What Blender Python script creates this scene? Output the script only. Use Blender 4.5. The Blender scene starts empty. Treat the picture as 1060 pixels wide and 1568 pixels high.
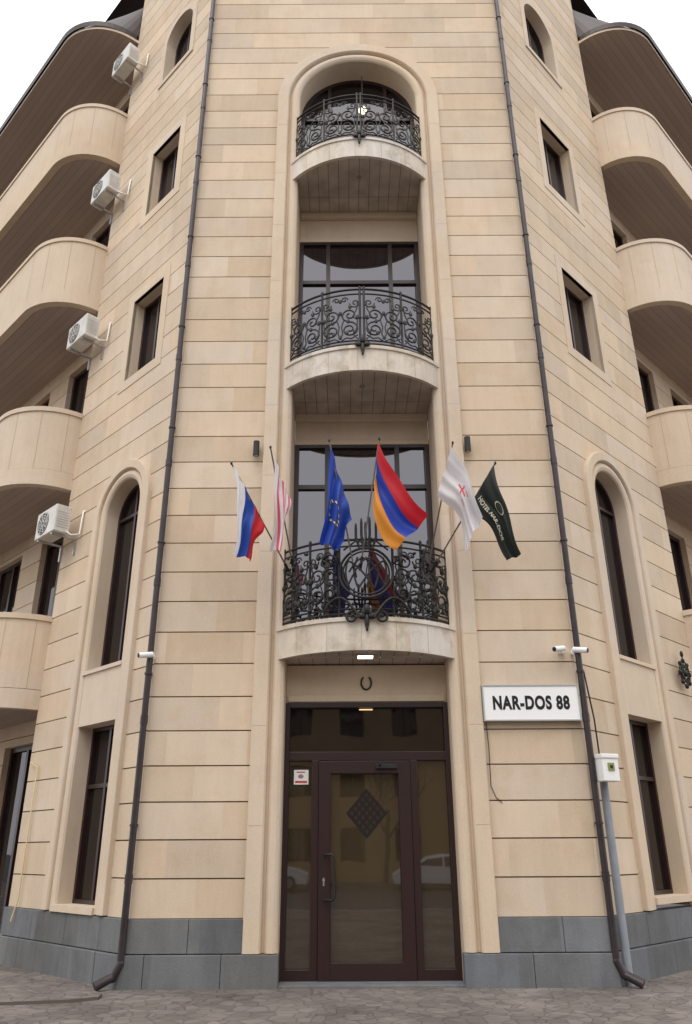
import bpy, math, random
from mathutils import Vector, Matrix
random.seed(4)
scn=bpy.context.scene
# ------------------------------------------------------------------ materials
def newmat(name):
    m=bpy.data.materials.new(name); m.use_nodes=True
    nt=m.node_tree; b=nt.nodes['Principled BSDF']
    return m,nt,b
def simple(name,col,rough=.6,metal=0,noise=.0,nscale=8,bump=0,bscale=60,ior=None,emis=None):
    m,nt,b=newmat(name)
    b.inputs['Roughness'].default_value=rough; b.inputs['Metallic'].default_value=metal
    b.inputs['Base Color'].default_value=(*col,1)
    if ior: b.inputs['IOR'].default_value=ior
    tc=nt.nodes.new('ShaderNodeTexCoord')
    if noise>0:
        n=nt.nodes.new('ShaderNodeTexNoise'); n.inputs['Scale'].default_value=nscale; n.inputs['Detail'].default_value=5
        nt.links.new(tc.outputs['Object'],n.inputs['Vector'])
        r=nt.nodes.new('ShaderNodeValToRGB')
        r.color_ramp.elements[0].position=.3; r.color_ramp.elements[1].position=.7
        r.color_ramp.elements[0].color=(*[c*(1-noise) for c in col],1)
        r.color_ramp.elements[1].color=(*[min(1,c*(1+noise)) for c in col],1)
        nt.links.new(n.outputs['Fac'],r.inputs['Fac']); nt.links.new(r.outputs['Color'],b.inputs['Base Color'])
    if bump>0:
        n2=nt.nodes.new('ShaderNodeTexNoise'); n2.inputs['Scale'].default_value=bscale; n2.inputs['Detail'].default_value=4
        nt.links.new(tc.outputs['Object'],n2.inputs['Vector'])
        bp=nt.nodes.new('ShaderNodeBump'); bp.inputs['Strength'].default_value=bump; bp.inputs['Distance'].default_value=.01
        nt.links.new(n2.outputs['Fac'],bp.inputs['Height']); nt.links.new(bp.outputs['Normal'],b.inputs['Normal'])
    if emis:
        b.inputs['Emission Color'].default_value=(*emis[0],1); b.inputs['Emission Strength'].default_value=emis[1]
    return m
def math_node(nt,op,a,bv=None):
    n=nt.nodes.new('ShaderNodeMath'); n.operation=op
    if hasattr(a,'node'): nt.links.new(a,n.inputs[0])
    else: n.inputs[0].default_value=a
    if bv is not None:
        if hasattr(bv,'node'): nt.links.new(bv,n.inputs[1])
        else: n.inputs[1].default_value=bv
    return n.outputs[0]
def stone(name,col,blk=(1.15,1.15,.478),z0=.78,amp=.085,grime=.14,large=.12,bump=.3,stain=.5,stcol=(.53,.40,.28)):
    m,nt,b=newmat(name); b.inputs['Roughness'].default_value=.9; b.inputs['Specular IOR Level'].default_value=.25
    L=nt.links
    tc=nt.nodes.new('ShaderNodeTexCoord')
    sep=nt.nodes.new('ShaderNodeSeparateXYZ'); L.new(tc.outputs['Object'],sep.inputs[0])
    zz=math_node(nt,'FLOOR',math_node(nt,'DIVIDE',math_node(nt,'SUBTRACT',sep.outputs[2],z0),blk[2]))
    h=math_node(nt,'MULTIPLY',zz,.37)
    xx=math_node(nt,'FLOOR',math_node(nt,'ADD',math_node(nt,'DIVIDE',sep.outputs[0],blk[0]),h))
    cmb=nt.nodes.new('ShaderNodeCombineXYZ'); L.new(xx,cmb.inputs[0]); L.new(zz,cmb.inputs[2])
    wn=nt.nodes.new('ShaderNodeTexWhiteNoise'); L.new(cmb.outputs[0],wn.inputs['Vector'])
    n1=nt.nodes.new('ShaderNodeTexNoise'); n1.inputs['Scale'].default_value=.55; n1.inputs['Detail'].default_value=6; L.new(tc.outputs['Object'],n1.inputs['Vector'])
    mp=nt.nodes.new('ShaderNodeMapping'); mp.inputs['Scale'].default_value=(4,4,.8); L.new(tc.outputs['Object'],mp.inputs[0])
    n2=nt.nodes.new('ShaderNodeTexNoise'); n2.inputs['Scale'].default_value=1; n2.inputs['Detail'].default_value=8; n2.inputs['Roughness'].default_value=.7; L.new(mp.outputs[0],n2.inputs['Vector'])
    n3=nt.nodes.new('ShaderNodeTexNoise'); n3.inputs['Scale'].default_value=38; n3.inputs['Detail'].default_value=6; L.new(tc.outputs['Object'],n3.inputs['Vector'])
    off=nt.nodes.new('ShaderNodeVectorMath'); off.operation='MULTIPLY_ADD'; L.new(wn.outputs['Color'],off.inputs[0]); off.inputs[1].default_value=(3,3,3); L.new(tc.outputs['Object'],off.inputs[2])
    n4=nt.nodes.new('ShaderNodeTexNoise'); n4.inputs['Scale'].default_value=2.2; n4.inputs['Detail'].default_value=7; n4.inputs['Roughness'].default_value=.65; L.new(off.outputs[0],n4.inputs['Vector'])
    rs=nt.nodes.new('ShaderNodeValToRGB'); rs.color_ramp.elements[0].position=.50; rs.color_ramp.elements[1].position=.78; L.new(n4.outputs['Fac'],rs.inputs[0])
    def cen(o,a): return math_node(nt,'MULTIPLY',math_node(nt,'SUBTRACT',o,.5),a)
    s=math_node(nt,'ADD',cen(wn.outputs['Value'],amp*2),cen(n1.outputs['Fac'],large*2.5))
    s=math_node(nt,'ADD',s,cen(n2.outputs['Fac'],grime*2)); s=math_node(nt,'ADD',s,cen(n3.outputs['Fac'],.18)); s=math_node(nt,'ADD',s,1.0)
    vm=nt.nodes.new('ShaderNodeVectorMath'); vm.operation='SCALE'
    mix=nt.nodes.new('ShaderNodeMix'); mix.data_type='RGBA'
    mix.inputs[6].default_value=(*col,1); mix.inputs[7].default_value=(col[0]*.98,col[1]*1.04,col[2]*1.18,1)
    L.new(wn.outputs['Color'],mix.inputs[0])
    mix2=nt.nodes.new('ShaderNodeMix'); mix2.data_type='RGBA'; L.new(math_node(nt,'MULTIPLY',rs.outputs[0],stain),mix2.inputs[0])
    L.new(mix.outputs[2],mix2.inputs[6]); mix2.inputs[7].default_value=(col[0]*stcol[0]*1.55,col[1]*stcol[1]*1.9,col[2]*stcol[2]*2.4,1)
    L.new(mix2.outputs[2],vm.inputs[0]); L.new(s,vm.inputs['Scale'])
    L.new(vm.outputs[0],b.inputs['Base Color'])
    bp=nt.nodes.new('ShaderNodeBump'); bp.inputs['Strength'].default_value=bump; bp.inputs['Distance'].default_value=.006
    L.new(n3.outputs['Fac'],bp.inputs['Height']); L.new(bp.outputs['Normal'],b.inputs['Normal'])
    return m
def planks(name,col,ang,pitch=.13):
    m,nt,b=newmat(name); b.inputs['Roughness'].default_value=.6; L=nt.links
    tc=nt.nodes.new('ShaderNodeTexCoord'); mp=nt.nodes.new('ShaderNodeMapping'); mp.vector_type='POINT'
    mp.inputs['Rotation'].default_value=(0,0,ang); L.new(tc.outputs['Object'],mp.inputs[0])
    sep=nt.nodes.new('ShaderNodeSeparateXYZ'); L.new(mp.outputs[0],sep.inputs[0])
    q=math_node(nt,'DIVIDE',sep.outputs[0],pitch)
    fr=math_node(nt,'FRACT',q); fl=math_node(nt,'FLOOR',q)
    wn=nt.nodes.new('ShaderNodeTexWhiteNoise'); wn.noise_dimensions='1D'; L.new(fl,wn.inputs['W'])
    g=math_node(nt,'GREATER_THAN',fr,.08)
    s=math_node(nt,'MULTIPLY',math_node(nt,'ADD',math_node(nt,'MULTIPLY',wn.outputs['Value'],.10),.95),math_node(nt,'ADD',math_node(nt,'MULTIPLY',g,.30),.70))
    vm=nt.nodes.new('ShaderNodeVectorMath'); vm.operation='SCALE'; vm.inputs[0].default_value=col; L.new(s,vm.inputs['Scale'])
    L.new(vm.outputs[0],b.inputs['Base Color'])
    bp=nt.nodes.new('ShaderNodeBump'); bp.inputs['Strength'].default_value=.4; bp.inputs['Distance'].default_value=.01
    L.new(g,bp.inputs['Height']); L.new(bp.outputs['Normal'],b.inputs['Normal'])
    return m
def glass(name,base,mixf,rough=.02):
    m=bpy.data.materials.new(name); m.use_nodes=True; nt=m.node_tree; nt.nodes.clear(); L=nt.links
    out=nt.nodes.new('ShaderNodeOutputMaterial'); mx=nt.nodes.new('ShaderNodeMixShader')
    d=nt.nodes.new('ShaderNodeBsdfDiffuse'); d.inputs[0].default_value=(*base,1)
    g=nt.nodes.new('ShaderNodeBsdfGlossy'); g.inputs['Roughness'].default_value=rough; g.inputs[0].default_value=(.95,.94,1,1)
    ge=nt.nodes.new('ShaderNodeNewGeometry'); dt=nt.nodes.new('ShaderNodeVectorMath'); dt.operation='DOT_PRODUCT'
    L.new(ge.outputs['Incoming'],dt.inputs[0]); L.new(ge.outputs['Normal'],dt.inputs[1])
    c=math_node(nt,'ABSOLUTE',dt.outputs['Value']); sch=math_node(nt,'POWER',math_node(nt,'SUBTRACT',1.0,c),5.0)
    f=math_node(nt,'ADD',math_node(nt,'MULTIPLY',sch,.9),.045+mixf)
    tc=nt.nodes.new('ShaderNodeTexCoord'); n=nt.nodes.new('ShaderNodeTexNoise'); n.inputs['Scale'].default_value=1.3; L.new(tc.outputs['Object'],n.inputs['Vector'])
    bp=nt.nodes.new('ShaderNodeBump'); bp.inputs['Strength'].default_value=.03; bp.inputs['Distance'].default_value=.04
    L.new(n.outputs['Fac'],bp.inputs['Height']); L.new(bp.outputs['Normal'],g.inputs['Normal'])
    L.new(f,mx.inputs[0]); L.new(d.outputs[0],mx.inputs[1]); L.new(g.outputs[0],mx.inputs[2]); L.new(mx.outputs[0],out.inputs[0])
    return m
M_stone=stone('cream_tuff',(.62,.482,.335))
M_groove=simple('joint_shadow_mortar',(.20,.145,.095),.95)
M_joint=simple('fine_joint',(.42,.32,.22),.95)
M_trim=stone('cream_trim_stone',(.635,.503,.36),blk=(5,5,1.9),amp=.03,grime=.12,large=.10,stain=.35)
M_slab=stone('balcony_slab_stone',(.62,.535,.425),blk=(.62,.6,5),amp=.05,grime=.45,large=.2,stain=1.0,stcol=(.38,.28,.19))
M_plinth=stone('grey_basalt_plinth',(.158,.158,.152),blk=(.93,.9,.39),z0=0,amp=.14,grime=.38,large=.3,bump=.7,stain=.7,stcol=(.45,.37,.32))
M_frame=simple('dark_brown_window_frame',(.026,.011,.011),.35)
M_glass=glass('tinted_window_glass',(.014,.010,.012),.10)
M_glass2=glass('dark_window_glass',(.016,.012,.010),.0)
M_doorglass=glass('entrance_glass',(.050,.036,.020),.06)
M_transom=glass('entrance_transom_glass',(.010,.008,.007),.03)
M_iron=simple('wrought_iron',(.024,.023,.021),.45,.5,.4,30)
M_pipe=simple('dark_drainpipe_paint',(.035,.025,.027),.4,.2,.3,5)
M_gpipe=simple('grey_plastic_duct',(.26,.28,.31),.5,0,.1,6)
M_white=simple('white_plastic',(.82,.82,.80),.45,0,.04,5)
M_ac=simple('ac_casing_paint',(.62,.61,.57),.5,0,.15,4)
M_dark=simple('black_plastic',(.012,.012,.013),.6)
M_steel=simple('galvanised_steel',(.45,.45,.46),.35,.8,.1,12)
SC=(.43,.335,.285)
M_soff=planks('soffit_boards_left',SC,math.radians(-45),.16)
M_soffr=planks('soffit_boards_right',SC,math.radians(45),.16)
M_under=simple('balcony_soffit_panel',(.42,.36,.30),.7,0,.22,2.5)
M_seam=simple('soffit_seam',(.10,.085,.075),.8)
M_roof=simple('dark_roof_metal',(.035,.022,.020),.45,.2,.2,3)
M_yellow=simple('yellow_gas_pipe',(.58,.46,.24),.5)
# ------------------------------------------------------------------ builders
class Fr:
    def __init__(s,o,u,n): s.o=Vector((o[0],o[1],0)); s.u=Vector((u[0],u[1],0)).normalized(); s.n=Vector((n[0],n[1],0)).normalized()
    def p(s,u,n,z): return s.o+s.u*u+s.n*n+Vector((0,0,z))
def empty(name,loc=(0,0,0)):
    e=bpy.data.objects.new(name,None); e.location=loc; scn.collection.objects.link(e); return e
class B:
    def __init__(s): s.v=[]; s.f=[]; s.m=[]
    def face(s,pts,mi=0):
        k=len(s.v); s.v+= [tuple(p) for p in pts]; s.f.append(list(range(k,k+len(pts)))); s.m.append(mi)
    def box(s,F,u0,u1,n0,n1,z0,z1,mi=0):
        P=[F.p(u,n,z) for z in (z0,z1) for n in (n0,n1) for u in (u0,u1)]
        k=len(s.v); s.v+=[tuple(p) for p in P]
        for q in ((0,1,3,2),(4,6,7,5),(0,4,5,1),(2,3,7,6),(0,2,6,4),(1,5,7,3)):
            s.f.append([k+i for i in q]); s.m.append(mi)
    def grid(s,rows,mi=0,closed=False):
        k=len(s.v); n=len(rows[0])
        for r in rows: s.v+=[tuple(p) for p in r]
        for i in range(len(rows)-1):
            for j in range(n-1 if not closed else n):
                j2=(j+1)%n
                s.f.append([k+i*n+j,k+i*n+j2,k+(i+1)*n+j2,k+(i+1)*n+j]); s.m.append(mi)
    def cyl(s,a,b,r,seg=12,mi=0,r2=None,caps=True):
        a=Vector(a);b=Vector(b); d=(b-a).normalized(); r2=r if r2 is None else r2
        x=d.orthogonal().normalized(); y=d.cross(x)
        R1=[a+(x*math.cos(t)+y*math.sin(t))*r for t in [2*math.pi*i/seg for i in range(seg)]]
        R2=[b+(x*math.cos(t)+y*math.sin(t))*r2 for t in [2*math.pi*i/seg for i in range(seg)]]
        s.grid([R1,R2],mi,True)
        if caps: s.face(R1[::-1],mi); s.face(R2,mi)
    def ball(s,c,rx,ry,rz,mi=0,n=8):
        rows=[]
        for i in range(n+1):
            t=math.pi*i/n
            rows.append([Vector((c[0]+rx*math.sin(t)*math.cos(a),c[1]+ry*math.sin(t)*math.sin(a),c[2]+rz*math.cos(t))) for a in [2*math.pi*j/10 for j in range(10)]])
        s.grid(rows,mi,True)
    def out(s,name,mats,parent=None,smooth=False,bevel=0,merge=False):
        me=bpy.data.meshes.new(name); me.from_pydata(s.v,[],s.f); 
        for m in mats: me.materials.append(m)
        for p,mi in zip(me.polygons,s.m): p.material_index=mi; p.use_smooth=smooth
        me.update()
        o=bpy.data.objects.new(name,me); scn.collection.objects.link(o)
        if merge or bevel>0:
            import bmesh
            bm=bmesh.new(); bm.from_mesh(me); bmesh.ops.remove_doubles(bm,verts=bm.verts,dist=1e-4); bmesh.ops.recalc_face_normals(bm,faces=bm.faces); bm.to_mesh(me); bm.free()
        if bevel>0:
            md=o.modifiers.new('bev','BEVEL'); md.width=bevel; md.segments=2; md.limit_method='ANGLE'
        if parent: o.parent=parent
        return o
def tubes(name,splines,r,mat,parent,cyclic=False,res=2,radii=None):
    cu=bpy.data.curves.new(name,'CURVE'); cu.dimensions='3D'; cu.bevel_depth=r; cu.bevel_resolution=res; cu.use_fill_caps=True
    for k,sp in enumerate(splines):
        s=cu.splines.new('POLY'); s.points.add(len(sp)-1)
        for i,p in enumerate(sp):
            s.points[i].co=(*p,1)
            if radii: s.points[i].radius=radii[k][i]
    o=bpy.data.objects.new(name+'_c',cu); scn.collection.objects.link(o)
    dg=bpy.context.evaluated_depsgraph_get(); me=bpy.data.meshes.new_from_object(o.evaluated_get(dg))
    bpy.data.objects.remove(o)
    me.materials.clear(); me.materials.append(mat)
    for p in me.polygons: p.use_smooth=True
    ob=bpy.data.objects.new(name,me); scn.collection.objects.link(ob)
    if parent: ob.parent=parent
    return ob
def textmesh(body,size,offset=0,ext=0,width=1):
    cu=bpy.data.curves.new('t','FONT'); cu.body=body; cu.size=size; cu.align_x='CENTER'; cu.align_y='CENTER'; cu.offset=offset; cu.extrude=ext
    cu.space_character=width
    o=bpy.data.objects.new('t',cu); scn.collection.objects.link(o)
    dg=bpy.context.evaluated_depsgraph_get(); me=bpy.data.meshes.new_from_object(o.evaluated_get(dg)); bpy.data.objects.remove(o)
    me.materials.clear()
    return me
def intervals(u0,u1,z,holes):
    ex=[]
    for h in holes:
        if h[0]=='rect':
            if h[3]<z<h[4]: ex.append((h[1],h[2]))
        else:
            _,uc,hw,zb,zs=h
            if zb<z<=zs: ex.append((uc-hw,uc+hw))
            elif zs<z<zs+hw:
                w=math.sqrt(hw*hw-(z-zs)**2); ex.append((uc-w,uc+w))
    ex.sort(); r=[]; c=u0
    for a,b in ex:
        if a>c: r.append((c,min(a,u1)))
        c=max(c,b)
    if c<u1: r.append((c,u1))
    return r
def courses(b,F,u0,u1,zl,gap,n,lip,holes,mi=0):
    for z0,z1 in zip(zl[:-1],zl[1:]):
        a=z0+gap/2; t=z1-gap/2; cuts={a,t}
        for h in holes:
            if h[0]=='rect': c=[h[3],h[4]]
            else: c=[h[3],h[4]]+[h[4]+h[2]*math.sin(math.pi/2*k/24) for k in range(25)]
            for q in c:
                if a<q<t: cuts.add(q)
        cuts=sorted(cuts); e=1e-4
        for za,zb in zip(cuts[:-1],cuts[1:]):
            if zb-za<3*e: continue
            i0=intervals(u0,u1,za+e,holes); i1=intervals(u0,u1,zb-e,holes)
            if len(i0)!=len(i1): continue
            for (p,q),(r,s_) in zip(i0,i1):
                b.face([F.p(p,n,za),F.p(q,n,za),F.p(s_,n,zb),F.p(r,n,zb)],mi)
        if lip>0:
            for zz in (a,t):
                for p,q in intervals(u0,u1,zz+(e if zz==a else -e),holes):
                    b.face([F.p(p,n,zz),F.p(q,n,zz),F.p(q,n-lip,zz),F.p(p,n-lip,zz)],mi)
def zlist(z0,z1,base=.78,p=.478):
    r=[z0]; k=math.ceil((z0-base)/p+1e-3)
    while base+k*p<z1-1e-3: r.append(base+k*p+random.uniform(-.004,.004)); k+=1
    return r+[z1]
def archpath(uc,hw,zb,zs,seg=40):
    pts=[(uc-hw,zb,-1,0),(uc-hw,zs,-1,0)]
    for i in range(1,seg):
        a=math.pi-math.pi*i/seg; pts.append((uc+hw*math.cos(a),zs+hw*math.sin(a),math.cos(a),math.sin(a)))
    return pts+[(uc+hw,zs,1,0),(uc+hw,zb,1,0)]
def sweep(b,F,path,prof,mi=0,cap=True):
    rows=[[F.p(u+o*du,n,z+o*dz) for o,n in prof] for u,z,du,dz in path]
    b.grid(rows,mi)
    if cap:
        for r in (rows[0],rows[-1]): b.face(r,mi)
def window(b,F,u0,u1,z0,z1,n,mu=(),tr=(),fw=.06,fd=.06,gm=1,fm=0):
    b.face([F.p(u0,n,z0),F.p(u1,n,z0),F.p(u1,n,z1),F.p(u0,n,z1)],gm)
    b.box(F,u0,u0+fw,n+.002,n+fd,z0,z1,fm); b.box(F,u1-fw,u1,n+.002,n+fd,z0,z1,fm)
    b.box(F,u0+fw,u1-fw,n+.002,n+fd-.002,z0,z0+fw,fm); b.box(F,u0+fw,u1-fw,n+.002,n+fd-.002,z1-fw,z1,fm)
    for m_ in mu: b.box(F,m_-fw*.5,m_+fw*.5,n+.002,n+fd-.004,z0+fw,z1-fw,fm)
    for t in tr: b.box(F,u0+fw,u1-fw,n+.002,n+fd-.007,t-fw*.5,t+fw*.5,fm)
def reveal(b,F,u0,u1,z0,z1,n0,n1,mi=0,bottom=True):
    b.face([F.p(u0,n0,z0),F.p(u0,n1,z0),F.p(u0,n1,z1),F.p(u0,n0,z1)],mi)
    b.face([F.p(u1,n0,z0),F.p(u1,n1,z0),F.p(u1,n1,z1),F.p(u1,n0,z1)],mi)
    b.face([F.p(u0,n0,z1),F.p(u1,n0,z1),F.p(u1,n1,z1),F.p(u0,n1,z1)],mi)
    if bottom: b.face([F.p(u0,n0,z0),F.p(u1,n0,z0),F.p(u1,n1,z0),F.p(u0,n1,z0)],mi)
def arched_glass(b,F,uc,hw,zb,zs,n,gm=1,fm=0,fw=.06,fd=.06,mu=(),tr=()):
    pts=archpath(uc,hw,zb,zs,32)
    b.face([F.p(u,n,z) for u,z,_,_ in pts],gm)
    sweep(b,F,pts,[(0,n+.002),(0,n+fd),(-fw,n+fd),(-fw,n+.002)],fm)
    for m_ in mu:
        zt=zs+math.sqrt(max(0,hw*hw-(m_-uc)**2)); b.box(F,m_-fw*.45,m_+fw*.45,n+.002,n+fd-.004,zb,zt-.02,fm)
    for t in tr:
        w=hw if t<=zs else math.sqrt(hw*hw-(t-zs)**2); b.box(F,uc-w+.02,uc+w-.02,n+.002,n+fd-.007,t-fw*.45,t+fw*.45,fm)
# ------------------------------------------------------------------ building
bld=empty('hotel_building')
F0=Fr((0,0),(1,0),(0,-1))
LW,RW=-3.14,3.06
FL=Fr((LW,0),(-1,1),(-1,-1)); FR=Fr((RW,0),(1,1),(1,-1))
ZT=25.0; HW=1.20; BW=.45; ZS=15.87
ph=('arch',0,HW+BW,-.1,ZS)
b=B(); courses(b,F0,LW,RW,zlist(.78,ZT),.018,0,.03,[ph]); b.out('front_wall_courses',[M_stone],bld)
b=B(); courses(b,F0,LW,RW,[0,ZT],0,-.03,0,[('arch',0,HW+BW-.02,-.1,ZS)]); b.out('front_wall_backing',[M_groove],bld)
b=B()
for sx,e in ((-1,abs(LW)+.03),(1,RW+.03)):
    for a,c,z0,z1,n in ((e,HW+BW,.385,.78,.05),(e+.05,HW-.02,-.05,.375,.10)):
        xs=[c]; 
        while xs[-1]+.95<a-.3: xs.append(xs[-1]+random.uniform(.6,.98))
        xs.append(a)
        for p,q in zip(xs[:-1],xs[1:]): b.box(F0,*sorted((sx*(p+.003),sx*(q-.003))),-.1,n+random.uniform(-.006,.006),z0,z1)
b.out('front_plinth',[M_plinth],bld,bevel=.007)
b=B()
prof=[(0,-.9),(0,.0),(.02,.03),(.06,.055),(.10,.06),(.14,.05),(.17,.02),(.18,-.01),(.21,-.01),(.22,.06),(.24,.085),(BW-.012,.085),(BW,.073),(BW,-.03)]
sweep(b,F0,archpath(0,HW,.385,ZS,56),prof,cap=False)
for sx in (-1,1):
    b.face([F0.p(sx*(HW+o),n,.385) for o,n in prof[1:]])
b.out('portal_moulding',[M_trim],bld)
b=B()
for k in range(11):
    z=1.9+k*1.32
    for sx in (-1,1): b.face([F0.p(sx*(HW+.245),.0865,z),F0.p(sx*(HW+BW-.013),.0865,z),F0.p(sx*(HW+BW-.013),.0865,z+.006),F0.p(sx*(HW+.245),.0865,z+.006)])
b.out('pilaster_joints',[M_joint],bld)
b=B()
SL=[(4.17,4.65),(8.83,9.31),(13.62,14.1)]
b.box(F0,-HW,HW,-1.0,-.35,3.60,4.17)
b.box(F0,-HW+.03,HW-.03,-.36,-.32,3.62,3.72)
b.box(F0,-HW,HW,-1.3,-.9,8.27,8.83); b.box(F0,-HW,HW,-.9,-.86,8.25,8.34)
b.box(F0,-HW,HW,-1.3,-.9,12.93,13.62); b.box(F0,-HW,HW,-.9,-.86,12.91,13.0)
b.out('recess_lintels',[M_trim],bld,bevel=.008)
b=B()
b.box(F0,-HW-.3,-HW-.002,-1.2,-.05,0,4.2); b.box(F0,HW+.002,HW+.3,-1.2,-.05,0,4.2); b.out('door_jambs',[M_trim],bld)
b=B()
window(b,F0,-HW,HW,4.65,8.27,-.93,mu=(-.62,.62),tr=(7.42,),fw=.08)
window(b,F0,-HW,HW,9.31,12.93,-.93,mu=(-.62,.62),tr=(11.9,),fw=.08)
arched_glass(b,F0,0,HW,14.1,ZS,-.5,gm=2,mu=(-.6,.6),tr=(ZS,),fw=.08)
b.out('balcony_windows',[M_frame,M_glass,M_glass2],bld)
b=B(); b.ball((.10,.22,15.86),.085,.085,.10,0,12); b.out('lantern_globe',[simple('lit_globe',(.9,.8,.6),.4,emis=((1,.80,.48),3.0))],bld,smooth=True)
tubes('lantern_chain',[[(.10,.22,15.95),(.10,.22,16.9)],[(.0,.22,15.86),(.0,.22,15.80),(.06,.22,15.74),(.14,.22,15.74),(.20,.22,15.80),(.20,.22,15.86)]],.010,M_iron,bld)
def arcpts(hc,sag,n=36,y0=0):
    R=(hc*hc+sag*sag)/(2*sag); am=math.asin(hc/R)
    return [(R*math.sin(-am+2*am*i/n), y0-(R*math.cos(-am+2*am*i/n)-(R-sag))) for i in range(n+1)]
for i,(z0,z1) in enumerate(SL):
    b=B(); ap=arcpts(1.33,.60,36,-.03); inn=[(x*.94,(y+.03)*.90-.03) for x,y in ap]
    pr=[(0,z0),(0,z0+.03),(.0,z1-.07),(.025,z1-.06),(.025,z1)]
    rows=[]
    for (x,y) in ap:
        d=Vector((x,y-1.1,0)).normalized()
        rows.append([Vector((x,y,z))+d*o for o,z in pr])
    b.grid(rows)
    top=[r[-1] for r in rows]; b.face(top+[Vector((HW,.9,z1)),Vector((-HW,.9,z1))])
    b.grid([[Vector((p[0],p[1],z0)),Vector((q[0],q[1],z0)),Vector((q[0],q[1],z0+.03))] for p,q in zip(ap,inn)])
    for k in (0,-1):
        b.face([rows[k][j] for j in range(5)]+[Vector((rows[k][0].x*.9,.05,z1)),Vector((rows[k][0].x*.9,.05,z0))])
    b.out('balcony_slab',[M_slab],bld)
    b=B()
    for k in range(5,33,6):
        x,y=ap[k]; x2=x+.006; d=Vector((x,y-1.1,0)).normalized()*.003
        b.face([Vector((x,y,z0+.01))+d,Vector((x2,y,z0+.01))+d,Vector((x2,y,z1-.075))+d,Vector((x,y,z1-.075))+d])
    b.out('slab_joints',[M_joint],bld)
    b=B(); R=(1.26**2+.54**2)/(2*.54)
    def yf(x): return -.03-(math.sqrt(max(0,R*R-x*x))-(R-.54)) if abs(x)<1.26 else -.03
    xs=[-1.20+.2*k for k in range(13)]
    for p,q in zip(xs[:-1],xs[1:]):
        p2,q2=p+.004,q-.004
        for s0,s1 in ((0,.40),(.407,.9)):
            if s0==0: f0,f1=yf(p2),yf(q2)
            else: f0=f1=s0
            b.face([Vector((p2,f0,z0+.02)),Vector((q2,f1,z0+.02)),Vector((q2,s1,z0+.02)),Vector((p2,s1,z0+.02))])
    b.face([Vector((-1.25,-.03,z0+.032)),Vector((1.25,-.03,z0+.032)),Vector((1.25,.95,z0+.032)),Vector((-1.25,.95,z0+.032))],1)
    b.face([Vector((x,yf(x),z0+.031)) for x in [-1.24+.062*k for k in range(41)]],1)
    b.out('balcony_soffit',[M_under,M_seam],bld)
    if i>0:
        b=B(); b.box(F0,-HW+.005,HW-.005,-.89,-.80,z0-.11,z0+.015); b.out('soffit_beam',[M_trim],bld,bevel=.006)
b=B(); b.box(F0,-.13,.09,.10,.26,4.165,4.188); b.out('soffit_lamp',[simple('lamp_diffuser',(.9,.9,.85),.4,emis=((1,.93,.8),5))],bld)
b=B(); b.box(F0,-.16,.12,.08,.28,4.172,4.19); b.out('soffit_lamp_frame',[M_steel],bld)
for z in (8.84,13.63):
    b=B(); b.cyl((0,-.1,z-.0),(0,-.1,z+.01),.05,16); b.out('soffit_downlight',[M_steel],bld)
# entrance
b=B(); n=-.38
b.face([F0.p(-HW,n,0),F0.p(HW,n,0),F0.p(HW,n,2.84),F0.p(-HW,n,2.84)],1)
b.face([F0.p(-HW,n,2.84),F0.p(HW,n,2.84),F0.p(HW,n,3.6),F0.p(-HW,n,3.6)],2)
fd=n+.09
for u0,u1,z0,z1,d in ((-HW,-1.13,0,3.6,0),(1.13,HW,0,3.6,0),(-1.13,1.13,3.53,3.6,0),(-1.13,1.13,2.78,2.90,.001),(-.80,-.70,0,2.78,0),(.61,.71,0,2.78,0),
    (-1.13,-.80,0,.16,0),(.71,1.13,0,.16,0)):
    b.box(F0,u0,u1,n+.002,fd+d,z0,z1,0)
for u0,u1,z0,z1 in ((-.695,-.53,.02,2.77),(.44,.605,.02,2.77),(-.53,.44,.02,.24),(-.53,.44,2.60,2.77)):
    b.box(F0,u0,u1,n+.002,fd+.02,z0,z1,0)
b.out('entrance_door',[M_frame,M_doorglass,M_transom],bld,bevel=.004)
b=B(); b.box(F0,-.11,.09,n+.01,n+.03,3.50,3.515); b.out('transom_lamp',[simple('warm_strip',(.8,.6,.3),.5,emis=((1,.7,.35),1.0))],bld)
b=B(); c=(-.02,2.07); hw,hh=.29,.33
def rh(w,h,nn,mi): b.face([F0.p(c[0]-w,nn,c[1]),F0.p(c[0],nn,c[1]-h),F0.p(c[0]+w,nn,c[1]),F0.p(c[0],nn,c[1]+h)],mi)
rh(hw,hh,n+.005,0)
for k in range(-2,3):
    for j in range(-2,3):
        cc=(c[0]+(k+j)*.052,c[1]+(k-j)*.06); w,h=.030,.036
        b.face([F0.p(cc[0]-w,n+.008,cc[1]),F0.p(cc[0],n+.008,cc[1]-h),F0.p(cc[0]+w,n+.008,cc[1]),F0.p(cc[0],n+.008,cc[1]+h)],1)
b.out('door_rhombus_decal',[simple('decal_dark',(.010,.006,.004),.9),simple('decal_red_brown',(.030,.016,.010),.9)],bld)
tubes('door_handle',[[F0.p(-.60,fd+.0,.98),F0.p(-.60,fd+.09,.98),F0.p(-.50,fd+.10,.98),F0.p(-.47,fd+.10,1.02),F0.p(-.47,fd+.10,1.50),F0.p(-.50,fd+.10,1.54),F0.p(-.60,fd+.09,1.54),F0.p(-.60,fd,1.54)]],.018,M_dark,bld)
b=B(); b.cyl(F0.p(-.62,fd+.02,1.22),F0.p(-.62,fd+.03,1.22),.018,12); b.box(F0,-.63,-.61,fd+.02,fd+.026,1.15,1.25); b.out('door_lock',[M_steel],bld)
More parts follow.
